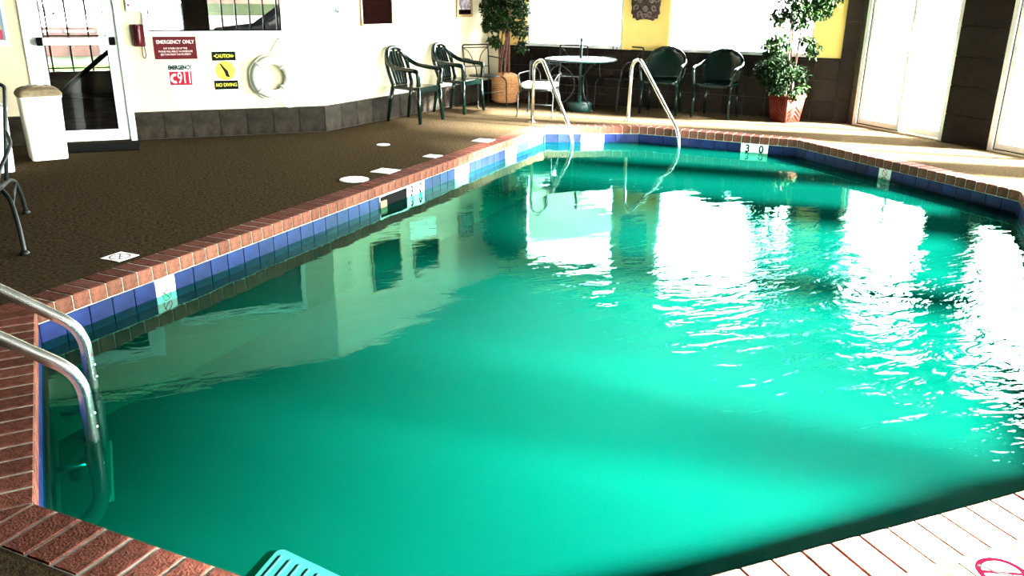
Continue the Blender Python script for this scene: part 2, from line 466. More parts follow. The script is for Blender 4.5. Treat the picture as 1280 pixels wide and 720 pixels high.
# ------------------------------------------------------------------ walls.  wall frame: x right along the wall, y into the wall, z up
def frame_of(a, b):
    d = Vector(b) - Vector(a); return Vector((a[0], a[1], 0)), math.atan2(d.y, d.x), d.length
def wall(name, a, b, holes, mt, h=CH, th=0.12, base_mt=None):
    """holes: (u0,u1,z0,z1), sorted by u"""
    o, rz, L = frame_of(a, b); mb = MB(); u = -.0
    for u0, u1, z0, z1 in holes:
        if u0 > u: mb.bb(u, u0, 0, th, 0, h)
        if z0 > 0.001: mb.bb(u0, u1, 0, th, 0, z0)
        if z1 < h: mb.bb(u0, u1, 0, th, z1, h)
        u = u1
    mb.bb(u, L, 0, th, 0, h)
    return struct(mb.build(name, mt, None, o, rz)), o, rz, L
def onwall(fr, u, z=0, y=0):
    o, rz = fr[0], fr[1]
    return (o.x + u * math.cos(rz) - y * math.sin(rz), o.y + u * math.sin(rz) + y * math.cos(rz), z)
def tiles_on(parent, u0, u1, z0, z1, pu, pz, mt, thick=.012, gap=.006, y=0.0, skip=None):
    nu = max(1, round((u1 - u0) / pu)); nz = max(1, round((z1 - z0) / pz)); du = (u1 - u0) / nu; dz = (z1 - z0) / nz
    src = None
    for j in range(nz):
        for i in range(nu):
            c = (u0 + du * (i + .5), y - thick / 2, z0 + dz * (j + .5))
            if src is None:
                src = MB().bev(-du / 2 + gap / 2, du / 2 - gap / 2, -thick / 2, thick / 2, -dz / 2 + gap / 2, dz / 2 - gap / 2, .002).build('tile', mt, parent, c)
            else: share(src, 'tile', parent, c)
def grout(parent, u0, u1, z0, z1, y=0.0):
    MB().bb(u0, u1, y - .006, y + .001, z0, z1).build('grout', GROUTD, parent)

# entrance wall (left in the picture)
DX0, DX1 = -1.33, -.53      # entrance door opening
WX0, WX1 = -.22, 1.13       # lobby window opening
ua = -A0[0]
wl, ol, rl, Ll = wall('wall_left', A0, A1, [(DX0 + ua, DX1 + ua, 0, 2.12), (WX0 + ua, WX1 + ua, 1.12, 1.74)], CREAM)
FA = (ol, rl)
grout(wl, DX1 + ua + .06, Ll + .012, 0, .295)
tiles_on(wl, DX1 + ua + .06, Ll + .006, .004, .290, .290, .29, GREYTILE, y=-.006)
grout(wl, 0, DX0 + ua - .06, 0, .295)
tiles_on(wl, 3.2, DX0 + ua - .06, .004, .290, .290, .29, GREYTILE, y=-.006)
# angled wall behind the green chairs
wlb, o2, r2, L2 = wall('wall_left_back', A1, CB, [], CREAM)
FL = (o2, r2)
grout(wlb, 0, L2, 0, .295)
tiles_on(wlb, -.004, L2, .004, .290, .30, .29, GREYTILE, y=-.006)
# back wall with two windows
ob, rb, Lb = frame_of(CB, CR)
def ub(x): return (x - CB[0]) / math.cos(rb)
W1 = (ub(5.00), ub(5.99)); W2 = (ub(6.42), ub(7.66))
wb, ob, rb, Lb = wall('wall_back', CB, CR, [(W1[0], W1[1], .80, 2.2), (W2[0], W2[1], .80, 2.28)], YELLOW)
FB = (ob, rb)
grout(wb, 0, Lb - .18, 0, .775)
tiles_on(wb, 0, Lb - .18, .004, .77, .30, .255, DARKTILE, y=-.006)
grout(wb, Lb - .18, Lb, 0, 2.5, -.008)
tiles_on(wb, Lb - .18, Lb, .004, 2.5, .30, .30, DARKTILE, y=-.014)
MB().bb(0, Lb - .18, -.03, .01, .772, .80).build('ledge', DARKTILE, wb)
# right wall with sliding glass doors
DOORS = [(8.47, 7.07), (6.47, 5.07), (4.47, 3.17)]
wr, orr, rr, Lr = wall('wall_right', CR, R1, [(CR[1] - d0, CR[1] - d1, 0, 2.26) for d0, d1 in DOORS], GROUTD, th=.14)
FR = (orr, rr)
us = [0] + [x for d0, d1 in DOORS for x in (CR[1] - d0, CR[1] - d1)] + [Lr]
for i in range(0, len(us), 2):
    if us[i + 1] - us[i] > .15: tiles_on(wr, us[i] + .002, us[i + 1] - .002, .004, 2.5, .60, .30, DARKTILE, thick=.02)
wrf, orf, rrf, Lrf = wall('wall_right_front', R1, R2, [(.45, 1.95, 0, 2.0), (2.25, 4.20, 0, 2.0)], GROUTD, th=.14)  # out of view; glass openings added and sized to let sunlight in
FRF = (orf, rrf)
wff, off, rff, Lff = wall('wall_front_right', R2, F1, [(.04, 1.9, 0, 1.92)], GROUTD, th=.14)  # out of view; opening added, its height limits the near sun patch
FFR = (off, rff)
NOBOUNCE = mat('bounce_cut_dark', (0.035, 0.024, 0.017), 0.8, col2=(0.022, 0.015, 0.011), scale=4, spec=.1)  # unseen walls coloured dark to cut bounced light on the left
wf, of_, rf_, Lf = wall('wall_front', F1, F0, [], NOBOUNCE)
wx, ox_, rx_, Lx = wall('wall_far_left', F0, A0, [], NOBOUNCE)

# ------------------------------------------------------------------ windows and doors
def window(name, fr, u0, u1, z0, z1, label, mull=1):
    root = struct(empty(name, onwall(fr, (u0 + u1) / 2, z0), fr[1]), label)
    h = z1 - z0; wdt = u1 - u0; x = wdt / 2; t = .045
    f = MB(); f.bb(-x, x, .02, .09, 0, t); f.bb(-x, x, .02, .09, h - t, h); f.bb(-x, -x + t, .02, .09, t, h - t); f.bb(x - t, x, .02, .09, t, h - t)
    f.build('window_frame', WHITE, root)
    for i in range(1, mull + 1):
        c = -x + wdt * i / (mull + 1); MB().bb(c - .018, c + .018, .03, .08, t, h - t).build('mullion', WHITE, root)
    n = mull + 1
    for i in range(n):
        a = -x + t + (wdt - 2 * t) * i / n; b = -x + t + (wdt - 2 * t) * (i + 1) / n
        MB().bb(a, b, .053, .057, t, h - t).build('pane', GLASS, root)
    MB().bb(-x - .03, x + .03, -.02, .03, -.02, .0).build('window_sill', WHITE, root)
    portal('daylight_portal', onwall(fr, (u0 + u1) / 2, (z0 + z1) / 2, .15), fr[1], wdt - .04, h - .04)
    return root
window('window_2', FB, W1[0], W1[1], .80, 2.2, 'bright window above the dark tiled wall behind the round table', 0)
window('window_3', FB, W2[0], W2[1], .80, 2.28, 'wide bright window behind the two green armchairs', 0)

def slider(name, fr, u0, u1, label, z1=2.26):
    root = struct(empty(name, onwall(fr, (u0 + u1) / 2), fr[1]), label)
    x = (u1 - u0) / 2; t = .055; h = z1
    f = MB(); f.bb(-x, -x + t, -.012, .12, 0, h); f.bb(x - t, x, -.012, .12, 0, h); f.bb(-x + t, x - t, -.012, .12, h - t, h); f.build('door_frame', WHITE, root)
    MB().bb(-x + t, x - t, -.02, .12, 0, .018).build('threshold', mat('alloy_threshold', (.62, .56, .40), .4, metal=.4), root)
    for i, (a, b, y) in enumerate(((-x + t, .03, .02), (-.03, x - t, .065))):
        s = .05
        p = MB(); p.bb(a, a + s, y, y + .035, .02, h - t); p.bb(b - s, b, y, y + .035, .02, h - t); p.bb(a + s, b - s, y, y + .035, .02, .09); p.bb(a + s, b - s, y, y + .035, h - t - .07, h - t)
        lf = p.build('door_leaf', WHITE, root)
        MB().bb(a + s, b - s, y + .015, y + .020, .09, h - t - .07).build('pane', GLASS, lf)
        if i == 0:
            g = MB(); g.bb(a - .008, a + .004, y - .010, y, .02, h - t); g.bb(a, b, y - .010, y, .018, .028); g.build('gasket', RUBBER, lf)
            g = MB(); g.tube(fillet([(b - .025, y, .95), (b - .025, y - .04, .95), (b - .025, y - .04, 1.15), (b - .025, y, 1.15)], .02), .008); g.build('door_handle', WHITE, lf)
    portal('daylight_portal', onwall(fr, (u0 + u1) / 2, h / 2, .18), fr[1], 2 * x - .06, h - .06)
    return root
slider('door_2', FR, CR[1] - DOORS[0][0], CR[1] - DOORS[0][1], 'white framed sliding glass door beside the red planter')
slider('door_3', FR, CR[1] - DOORS[1][0], CR[1] - DOORS[1][1], 'white framed sliding glass door right of the dark tiled pillar')
slider('door_4', FR, CR[1] - DOORS[2][0], CR[1] - DOORS[2][1], 'white framed sliding glass door outside the right edge of view')
slider('added_door_5', FRF, .45, 1.95, 'unseen sliding glass door added beyond the right edge to let sunlight in', 2.0)
slider('added_door_6', FRF, 2.25, 4.20, 'second unseen sliding glass door added beyond the right edge to let sunlight in', 2.0)
slider('added_door_7', FFR, .04, 1.9, 'unseen sliding glass door added to bring sun onto the near right deck', 1.92)

# lobby window in the entrance wall
lw = struct(empty('window_1', onwall(FA, (WX0 + WX1) / 2 + ua, 1.12), 0), 'wide lobby window above the emergency signs')
x = (WX1 - WX0) / 2
f = MB(); f.bb(-x - .06, x + .06, -.02, .02, -.05, .0); f.bb(-x - .06, x + .06, -.02, .02, .62, .67); f.bb(-x - .05, -x, -.02, .02, 0, .62); f.bb(x, x + .05, -.02, .02, 0, .62); f.build('window_frame', WHITE, lw)
g = MB(); g.bb(-x, x, .045, .06, 0, .012); g.bb(-x, x, .045, .06, .608, .62); g.bb(-x, -x + .01, .045, .06, .012, .608); g.bb(x - .01, x, .045, .06, .012, .608); g.build('gasket', RUBBER, lw)
MB().bb(-x + .01, x - .01, .05, .055, .012, .608).build('pane', GLASS, lw)

# entrance door
ed = struct(empty('door_1', ((DX0 + DX1) / 2, 9.87, 0), 0), 'white framed glass entrance door with push bar')
x = (DX1 - DX0) / 2
f = MB(); f.bb(-x - .06, -x, -.02, .13, 0, 2.18); f.bb(x, x + .06, -.02, .13, 0, 2.18); f.bb(-x, x, -.02, .13, 2.12, 2.18); f.build('door_frame', WHITE, ed)
st = .11
f = MB(); f.bb(-x + .004, -x + st, .01, .055, .01, 2.115); f.bb(x - st, x - .004, .01, .055, .01, 2.115); f.bb(-x + st, x - st, .01, .055, .01, .12); f.bb(-x + st, x - st, .01, .055, 2.0, 2.115)
leaf = f.build('door_leaf', WHITE, ed)
g = MB(); g.bb(-x + st, -x + st + .01, .02, .045, .12, 2.0); g.bb(x - st - .01, x - st, .02, .045, .12, 2.0); g.build('gasket', RUBBER, leaf)
MB().bb(-x + st, x - st, .03, .036, .12, 2.0).build('pane', GLASS, leaf)
MB().bev(-x + .10, x - .06, -.055, -.025, .99, 1.06, .006).build('push_bar', mat('white_metal', (.82, .82, .80), .35), leaf)
for sx in (-1, 1): MB().bev(sx * (x - .055) - .028 + (.03 if sx < 0 else 0), sx * (x - .055) + .028 + (.03 if sx < 0 else 0), -.06, .012, .985, 1.065, .006).build('bar_bracket', RUBBER, leaf)

# ------------------------------------------------------------------ lobby and street seen through the entrance glass
LOBF = mat('lobby_floor', (.036, .034, .034), .5, col2=(.014, .013, .012), scale=4, spec=.0)
LOBP = [(-5.0, 9.99), (-5.0, 15.1), (3.2, 15.1), (3.2, 11.50), (1.46, 9.99)]
lf = struct(MB().prism(LOBP, -.1, 0).build('floor_lobby', LOBF))
struct(MB().prism(LOBP, 2.6, 2.7).build('ceiling_lobby', CEIL))
OUTW = mat('lobby_wall_dark', (.05, .035, .028), .7)
ow = MB(); ow.bb(-5, -2.62, 14.95, 15.1, 0, 2.6); ow.bb(-2.62, -.62, 14.95, 15.1, 0, .33); ow.bb(-.93, -.40, 14.95, 15.1, 0, 2.6); ow.bb(.19, .57, 14.9, 15.15, 0, 2.6); ow.bb(-.40, .19, 14.95, 15.1, 0, .33); ow.bb(.57, 2.3, 14.95, 15.1, 0, .33); ow.bb(2.3, 3.2, 14.95, 15.1, 0, 2.6)
ow = struct(ow.build('wall_lobby_outer', OUTW))
struct(MB().bb(-5.1, -5.0, 9.99, 15.1, 0, 2.6).build('wall_lobby_left', OUTW)); struct(MB().bb(3.2, 3.3, 11.62, 15.1, 0, 2.6).build('wall_lobby_right', OUTW))
for nm, x0, x1, step in (('window_4', -2.62, -.93, .30), ('window_5', -.40, .19, .62), ('window_6', .57, 2.3, .205)):
    wn = struct(empty(nm, ((x0 + x1) / 2, 15.0, .33), 0), 'tall lobby window with thin dark bars')
    hx = (x1 - x0) / 2
    MB().bb(-hx, hx, .0, .006, 0, 2.27).build('pane', GLASS, wn)
    n = max(1, round((x1 - x0) / step))
    for i in range(n + 1):
        c = -hx + (x1 - x0) * i / n; MB().bb(c - .012, c + .012, -.02, .03, 0, 2.27).build('mullion', BLACK, wn)
    for z in (.04, .52, 1.4): MB().bb(-hx, hx, -.02, .03, z, z + .02).build('transom', BLACK, wn)
tag(MB().tube([(-1.70, 14.05, .036), (-.86, 13.2, .72)], .035).build('ramp_rail', BLACK), 'black sloping rail behind the entrance door glass', 'rail')
tag(MB().bev(-2.6, -.72, 14.15, 14.75, 0, .02, .005).build('lobby_mat', RUBBER), 'black mat on the lobby floor beyond the entrance door', 'mat')
# outside, under an unseen roof added to shade it
CONC = mat('concrete', (.55, .53, .50), .8, col2=(.46, .44, .41), scale=1.2)
GRASS = mat('grass', (.045, .085, .008), .9, col2=(.022, .05, .004), scale=6)
FACB = mat('facade_brick', (.11, .055, .04), .85, col2=(.07, .035, .025), scale=5)
struct(ring_mesh([(-60, 120), (80, 120), (80, -40), (-60, -40)], ROOMX, -.135, 'ground_outside', CONC), 'pale concrete ground outside')
struct(MB().bb(-9, 9, 15.1, 27.5, 2.75, 2.95).build('added_shade_roof', CEIL), 'unseen roof added to shade the ground outside the entrance')  # added out of view to keep daylight off the lawn and planter
o = MB().bb(-6, -.6, 21.0, 23.7, -.135, 0).build('lawn_strip', GRASS); tag(o, 'green lawn strip beyond the entrance door', 'lawn', kind='stuff')
pl = tag(empty('timber_planter', (-2.5, 24.1, -.135), R(-4)), 'low brown timber planter beyond the entrance door glass', 'planter')
TIM = mat('brown_timber', (.07, .022, .012), .7, col2=(.04, .012, .008), scale=12)
for i in range(2): MB().bb(-.72 + i * .74, -.02 + i * .74, -.05, .05, .08, .70).build('panel', TIM, pl)
for xx in (-.74, -.0, .74): MB().bb(xx - .04, xx + .04, -.07, .07, 0, .80).build('post', mat('dark_timber', (.05, .02, .014), .7), pl)
MB().bb(-.78, .78, -.09, .09, .74, .82).build('rail', MATS['dark_timber'], pl)
MB().bb(-.78, .78, -.06, .06, .36, .42).build('rail', MATS['dark_timber'], pl)
bank = MB(); bank.bb(.2, 5.5, 23.6, 24.0, -.135, .96); struct(bank.build('wall_retaining', CONC))
tag(MB().loft([[(.2, 24.0, .94), (5.5, 24.0, .94), (5.5, 25.6, 1.22), (.2, 25.6, 1.22)], [(.2, 24.0, .96), (5.5, 24.0, .96), (5.5, 25.6, 1.24), (.2, 25.6, 1.24)]]).build('grass_bank', GRASS), 'green grass bank seen through the lobby window', 'lawn', kind='stuff')
bd = tag(empty('brick_building', (3.0, 26.5, 0), 0), 'brown brick building seen through the lobby window', 'building')
MB().bb(-2.4, 6, 0, 4, 0, 6).build('wall', FACB, bd)
for i in range(4): MB().bb(-1.6 + i * 1.5, -.8 + i * 1.5, -.02, .05, 2.0, 3.2).build('window', BLACK, bd)
def car(loc, rz, paint, label, s=1.0):
    root = tag(empty('parked_car', loc, rz), label, 'car', 'parked cars outside')
    prof = [(-2.1, .30), (-2.15, .62), (-1.9, .80), (-1.0, .90), (-.35, 1.34), (.95, 1.38), (1.65, .98), (2.1, .92), (2.15, .50), (2.05, .28)]
    b = MB(); b.loft([[(x, -.82, z) for x, z in prof], [(x, -.86, z) for x, z in prof], [(x, .86, z) for x, z in prof], [(x, .82, z) for x, z in prof]]); b.build('body', paint, root)
    for sy in (-1, 1):
        b = MB(); b.plate([(-.85, .93), (-.30, 1.27), (.9, 1.31), (1.4, .98)], sy * .868, sy * .862); b.build('side_window', BLACK, root)
        for cx in (-1.35, 1.35):
            b = MB(); rg = [[(cx + .31 * math.cos(2 * math.pi * i / 18), sy * yy, .31 + .31 * math.sin(2 * math.pi * i / 18)) for i in range(18)] for yy in (.70, .88)]; b.loft(rg); b.build('wheel', RUBBER, root)
        MB().bb(-2.13, -2.0, sy * .60 - .15, sy * .60 + .15, .58, .72).build('lamp', mat('amber_lens', (.6, .12, .02), .3), root)
        MB().bb(2.05, 2.17, sy * .60 - .15, sy * .60 + .15, .62, .80).build('lamp', RED, root)
    return root
car((2.95, 22.2, -.10), R(1), mat('black_paint', (.002, .002, .0025), .6, spec=.0), 'black car parked close outside the lobby window')
car((-6.6, 70, -.135), 0, mat('grey_paint', (.05, .05, .055), .25), 'grey car parked far beyond the entrance door')
car((-3.2, 73, -.135), R(8), mat('green_paint', (.02, .05, .04), .25), 'dark green car parked farthest beyond the entrance door')

# ------------------------------------------------------------------ pool ladder in the left foreground
lad = tag(empty('pool_ladder', (-.66, 3.61, 0), R(4)), 'shiny steel pool ladder with two sloping handrails at the left pool edge', 'ladder')
def rail_pts(y):
    return fillet([(-.98, y, 0.0), (-.98, y, .66), (-.72, y, .79), (.165, y, -.005 + .10), (.165, y, -.50), (.03, y, -.62)], .10, 8)
for y in (-.255, .255):
    r_ = MB().tube(rail_pts(y), .026, 14).build('handrail', STEEL, lad)
    MB().lathe([(.05, 0), (.05, .012), (.03, .028)], 18, (-.98, y, .002)).build('escutcheon', STEEL, r_)
    MB().tube([(.165, y, -.30), (.02, y, -.30)], .012, 8).build('wall_stay', STEEL, r_)
    MB().lathe([(.022, 0), (.024, .02), (.012, .03)], 12, (.03, y, -.64)).build('bumper', RUBBER, r_)
    for z in (-.08, -.14): MB().sphere((.165 + .022, y - .006, z), .008, 6).build('bolt', STEEL, r_)
    MB().tube(fillet([(.165, y, -.20), (.165, y, -.50), (.03, y, -.62)], .10, 8), .034, 14).build('underwater_shade', RUBBER, r_)  # dark tube added to paint the rail's shade under water
for z in (-.26, -.48): MB().bev(.125, .205, -.25, .25, z - .02, z + .015, .006).build('tread', mat('grey_tread', (.012, .012, .011), .6, spec=.1), lad)

# grab rails at the far steps
def grab_rail(p0, p1, label):
    p0 = Vector((*p0, 0)); p1 = Vector((*p1, 0)); d = (p1 - p0); L = d.length; d.normalize()
    root = tag(empty('grab_rail', p0, math.atan2(d.y, d.x)), label, 'handrail', 'grab rails at the far pool steps')
    MB().tube(fillet([(0, 0, 0), (0.02, 0, .72), (.16, 0, .79), (L - .06, 0, .02), (L, 0, -.12), (L, 0, -.745)], .09, 8), .021, 12).build('tube', STEEL, root)
    MB().lathe([(.045, 0), (.045, .01), (.025, .022)], 16, (0, 0, .001)).build('escutcheon', STEEL, root)
    return root
grab_rail((4.12, 9.84), (4.36, 9.15), 'steel grab rail in front of the white-cushioned iron chair')
grab_rail((5.35, 9.58), (5.53, 8.62), 'steel grab rail in front of the green armchairs, right one')

# turquoise foam float
fl_ = tag(empty('foam_float', (.14, 2.369, WZ), R(0)), 'turquoise foam float lying at the near pool edge', 'float')
dA = Vector((.275 - .14, 2.188 - 2.369)).normalized(); dB = Vector((.068 - .14, 2.262 - 2.369)).normalized(); dB = Vector((-.60, -.80))
def rr_poly(w, h, r, n=5):
    out = []
    for cx, cy, a0 in ((w - r, h - r, 0), (r, h - r, 90), (r, r, 180), (w - r, r, 270)):
        for i in range(n + 1):
            a = R(a0 + 90 * i / n); out.append((cx + r * math.cos(a), cy + r * math.sin(a)))
    return out
pp = [(dA * x + dB * y) for x, y in rr_poly(.30, .38, .03)]
MB().prism([tuple(q) for q in pp], -.02, .012).build('body', TURQ, fl_)
for i in range(7):
    a = dA * (.03 + i * .04) + dB * .03; b = dA * (.03 + i * .04) + dB * .35
    MB().tube([(a.x, a.y, .009), (b.x, b.y, .009)], .007, 6).build('rib', TURQ, fl_)

# ------------------------------------------------------------------ deck markers
def deck_marker(p, rz, label, sym=True, s=.152, big=False):
    root = tag(empty('deck_marker', (p[0], p[1], 0.0), rz), label, 'marker', 'white markers in the deck')
    MB().bev(-s / 2, s / 2, -s / 2, s / 2, .0, .004, .001).build('plate', WTILE, root)
    if sym:
        mb = MB(); ring_flat(mb, (0, 0, .004), s * .34, s * .41, 28); mb.box((0, 0, .0048), (s * .72, s * .06, .001), Matrix.Rotation(R(45), 3, 'Z')); mb.build('no_diving_ring', mat('maroon_print', (.16, .03, .02), .6), root)
        mb = MB(); diver(mb, (0, 0, 0), s * .5, lambda u, v: (u, v, .0052)); mb.build('diver_figure', BLACK, root)
    return root
deck_marker((-.44, 5.315), R(45), 'square white no-diving marker on the near left deck')
deck_marker((1.66, 7.37), R(45), 'square white marker beside the round skimmer lid', False, .2)
deck_marker((2.27, 7.95), R(45), 'white deck marker between the skimmer lid and the far corner', False)
deck_marker((3.07, 8.70), R(45), 'white deck marker farthest along the left coping', False, .2)
sl = tag(empty('deck_access_plate', (1.32, 7.09, 0), 0), 'round white skimmer lid in the left deck', 'access plate')
MB().lathe([(.125, 0), (.125, .004), (.12, .006)], 28).build('rim', WHITE, sl); MB().lathe([(.108, .004), (.108, .008), (.10, .009)], 28).build('cover', WTILE, sl)
tag(MB().lathe([(.07, 0), (.07, .004), (.066, .006)], 20).build('floor_drain', WHITE, None, (1.96, 8.76, 0)), 'small round white drain cover in the far left deck', 'drain')
nm = tag(empty('deck_symbol', (1.985, 1.296, 0), R(0)), 'round red no-diving symbol on the near right coping', 'marker')
MB().bev(-.152 / 2, .152 / 2, -.152 / 2, .152 / 2, -.004, .0022, .0005).build('plate', WTILE, nm)
mb = MB(); ring_flat(mb, (0, 0, .0022), .053, .069, 36); mb.box((0, 0, .0030), (.115, .013, .001), Matrix.Rotation(R(-28), 3, 'Z')); mb.build('no_diving_ring', mat('red_print_darkened_for_glare', (.010, .0006, .0020), .8, spec=0), nm)  # red darkened in the colour to hold against the sunlight here
mb = MB(); diver(mb, 0, .10, lambda u, v: (u, v, .0036)); mb.build('diver_figure', BLACK, nm)

# ------------------------------------------------------------------ chairs
def monobloc(label, group):
    """green moulded armchair, faces -y"""
    t = tag(empty('plastic_armchair', (0, 0, 0)), label, 'chair', group)
    seat = MB(); rings = []
    for z, k in ((.405, .97), (.412, 1.0), (.43, 1.0), (.436, .97)):
        rings.append([(x * k, y * k - .01, z - .012 * (1 if abs(y) < .15 else 0)) for x, y in [(q[0] - .23, q[1] - .22) for q in rr_poly(.46, .44, .07)]])
    seat.loft(rings); seat.build('seat', GREENP, t)
    hoop = spline([(-.20, .17, .44), (-.215, .22, .60), (-.205, .26, .74), (-.12, .30, .86), (0, .31, .885), (.12, .30, .86), (.205, .26, .74), (.215, .22, .60), (.20, .17, .44)], 5)
    MB().tube(hoop, .027, 8).build('back_frame', GREENP, t)
    for i in range(5):
        x = -.12 + i * .06; top = .868 - abs(x) * .45
        MB().tube(spline([(x * .8, .185, .44), (x, .225, .60), (x * 1.05, .275, .74), (x * .95, .30, top)], 4), .025, 6, flat=.4).build('slat', GREENP, t)
    for s in (-1, 1):
        MB().tube(spline([(s * .12, .298, .85), (s * .20, .255, .76), (s * .262, .14, .675), (s * .275, -.05, .645), (s * .272, -.19, .635), (s * .262, -.235, .60), (s * .245, -.235, .45)], 6), .028, 8).build('arm', GREENP, t)
        MB().tube([(s * .235, -.215, .43), (s * .245, -.235, .25), (s * .258, -.255, .0)], [.030, .027, .021], 8).build('leg', GREENP, t)
        MB().tube([(s * .205, .175, .43), (s * .212, .215, .25), (s * .222, .255, .0)], [.028, .024, .019], 8).build('leg', GREENP, t)
    ap = MB().bb(-.21, .21, -.232, -.215, .37, .415); ap.build('apron', GREENP, t)
    return t
ch = monobloc('green plastic armchair nearest the emergency signs against the angled wall', 'green slatted plastic armchairs')
ch.location = (2.76, 10.45, 0); ch.rotation_euler.z = r2
c2 = copy_tree(ch); c2['label'] = 'green plastic armchair between its twin and the ivy basket'
c2.location = (3.56, 11.14, 0)

def resin_chair(label, group):
    """dark green chair with a solid rounded back, faces -y"""
    t = tag(empty('resin_armchair', (0, 0, 0)), label, 'chair', group)
    s = MB(); rings = []
    for z, k in ((.40, .95), (.41, 1.0), (.435, 1.0), (.445, .96)):
        rings.append([(x * k, y * k, z) for x, y in [(q[0] - .24, q[1] - .22) for q in rr_poly(.48, .44, .09)]])
    s.loft(rings); s.build('seat', GREENP, t)
    # solid shell back, curved round the sitter
    b = MB(); nu = 14; nv = 10; vs = []
    for j in range(nv + 1):
        v = j / nv; z = .44 + v * .42
        hw = .225 + .045 * math.sin(v * math.pi * .9) if v < .55 else .262 * math.sqrt(max(0.02, 1 - ((v - .55) / .47) ** 2))
        row = []
        for i in range(nu + 1):
            q = -1 + 2 * i / nu; row.append((q * hw, .20 + .09 * v - .055 * q * q, z))
        vs.append(row)
    fr_ = [p for r_ in vs for p in r_]; bk = [(p[0], p[1] + .018, p[2]) for p in fr_]; n = nu + 1; o = len(fr_)
    fs = []
    for j in range(nv):
        for i in range(nu):
            fs += [(j * n + i, j * n + i + 1, (j + 1) * n + i + 1, (j + 1) * n + i), (o + j * n + i, o + (j + 1) * n + i, o + (j + 1) * n + i + 1, o + j * n + i + 1)]
    for j in range(nv): fs += [(j * n, (j + 1) * n, o + (j + 1) * n, o + j * n), (j * n + nu, o + j * n + nu, o + (j + 1) * n + nu, (j + 1) * n + nu)]
    for i in range(nu): fs += [(i, o + i, o + i + 1, i + 1), (nv * n + i, nv * n + i + 1, o + nv * n + i + 1, o + nv * n + i)]
    b.add(fr_ + bk, fs, True); b.build('backrest', GREENP, t)
    rim = [Vector(r_[0]) for r_ in vs] + [Vector(p) for p in vs[-1][1:-1]] + [Vector(r_[-1]) for r_ in reversed(vs)]
    MB().tube([(p.x, p.y + .008, p.z) for p in rim], .017, 8).build('back_rim', GREENP, t)
    for sx in (-1, 1):
        MB().tube(spline([(sx * .262, .20, .70), (sx * .285, .08, .66), (sx * .285, -.12, .64), (sx * .275, -.20, .60), (sx * .25, -.205, .43)], 6), [.024] * 25, 8).build('arm', GREENP, t)
        MB().tube([(sx * .235, -.20, .42), (sx * .25, -.225, 0)], [.026, .018], 8).build('leg', GREENP, t)
        MB().tube([(sx * .21, .18, .42), (sx * .225, .225, 0)], [.025, .018], 8).build('leg', GREENP, t)
    return t
g1 = resin_chair('dark green round-backed armchair under the carved wall plaque', 'dark green round-backed armchairs')
g1.location = (6.19, 10.18, 0); g1.rotation_euler.z = rb + R(8)
g2 = copy_tree(g1); g2['label'] = 'dark green round-backed armchair between its twin and the red planter'
g2.location = (6.68, 9.60, 0); g2.rotation_euler.z = rb - R(2)

def iron_chair(label, group, cushion=False):
    """black wrought-iron side chair, faces -y"""
    t = tag(empty('iron_chair', (0, 0, 0)), label, 'chair', group)
    MB().tube(fillet([(-.20, .20, .42), (-.21, .25, .84), (.21, .25, .84), (.20, .20, .42)], .03), .011, 6).build('back_frame', IRON, t)
    MB().tube([(-.205, .247, .80), (.205, .247, .80)], .008, 6).build('back_bar', IRON, t)
    MB().tube([(-.20, .215, .54), (.20, .215, .54)], .007, 6).build('back_bar', IRON, t)
    for s in (-1, 1):
        MB().tube(spline([(s * .195, .245, .79), (s * .13, .24, .75), (s * .07, .23, .66), (s * .05, .22, .55)], 5), .006, 6).build('scroll', IRON, t)
    st_ = MB(); st_.lathe([(.215, .412), (.225, .42), (.215, .43), (.03, .424)], 24); st_.build('seat', IRON, t)
    for s in (-1, 1):
        MB().tube(spline([(s * .19, -.16, .42), (s * .235, -.22, .36), (s * .235, -.235, .18), (s * .24, -.245, .012)], 5), .010, 6).build('leg', IRON, t)
        MB().tube(spline([(s * .19, .18, .42), (s * .215, .23, .30), (s * .22, .25, .15), (s * .235, .28, .012)], 5), .010, 6).build('leg', IRON, t)
        for (fx, fy) in ((.24, -.245), (.235, .28)): MB().lathe([(.018, 0), (.020, .012), (.01, .022)], 10, (s * fx, fy, 0)).build('foot', IRON, t)
        MB().tube(spline([(s * .205, .235, .68), (s * .26, .10, .665), (s * .265, -.10, .65), (s * .235, -.17, .56), (s * .215, -.17, .43)], 5), .009, 6).build('arm', IRON, t)
    MB().tube([(-.22, -.2, .2), (.22, -.2, .2)], .006, 6).build('stretcher', IRON, t)
    if cushion:
        c = MB(); rings = []
        for z, k in ((.432, .92), (.445, 1.0), (.485, 1.0), (.50, .90)):
            rings.append([(x * k, y * k - .01, z + .03 * (abs(x) / .22) ** 2) for x, y in [(q[0] - .22, q[1] - .21) for q in rr_poly(.44, .42, .08)]])
        c.loft(rings, True); c.build('cushion', CUSH, t)
    return t
ic = iron_chair('black iron chair with scrolled back beside the ivy basket', 'wrought-iron chairs')
ic.location = (4.12, 11.66, 0); ic.rotation_euler.z = r2 - R(30)
ic2 = iron_chair('black iron chair with white seat cushion left of the round table', 'wrought-iron chairs', True)
ic2.location = (4.47, 10.43, 0); ic2.rotation_euler.z = R(-38); ic2.scale = (1, 1, .82)
ic3 = copy_tree(ic); ic3['label'] = 'black iron chair standing directly behind the round table'; ic3.location = (5.30, 11.33, 0); ic3.rotation_euler.z = R(-42)
ic4 = copy_tree(ic); ic4['label'] = 'black iron chair at the right side of the round table'; ic4.location = (5.86, 10.82, 0); ic4.rotation_euler.z = R(-75)

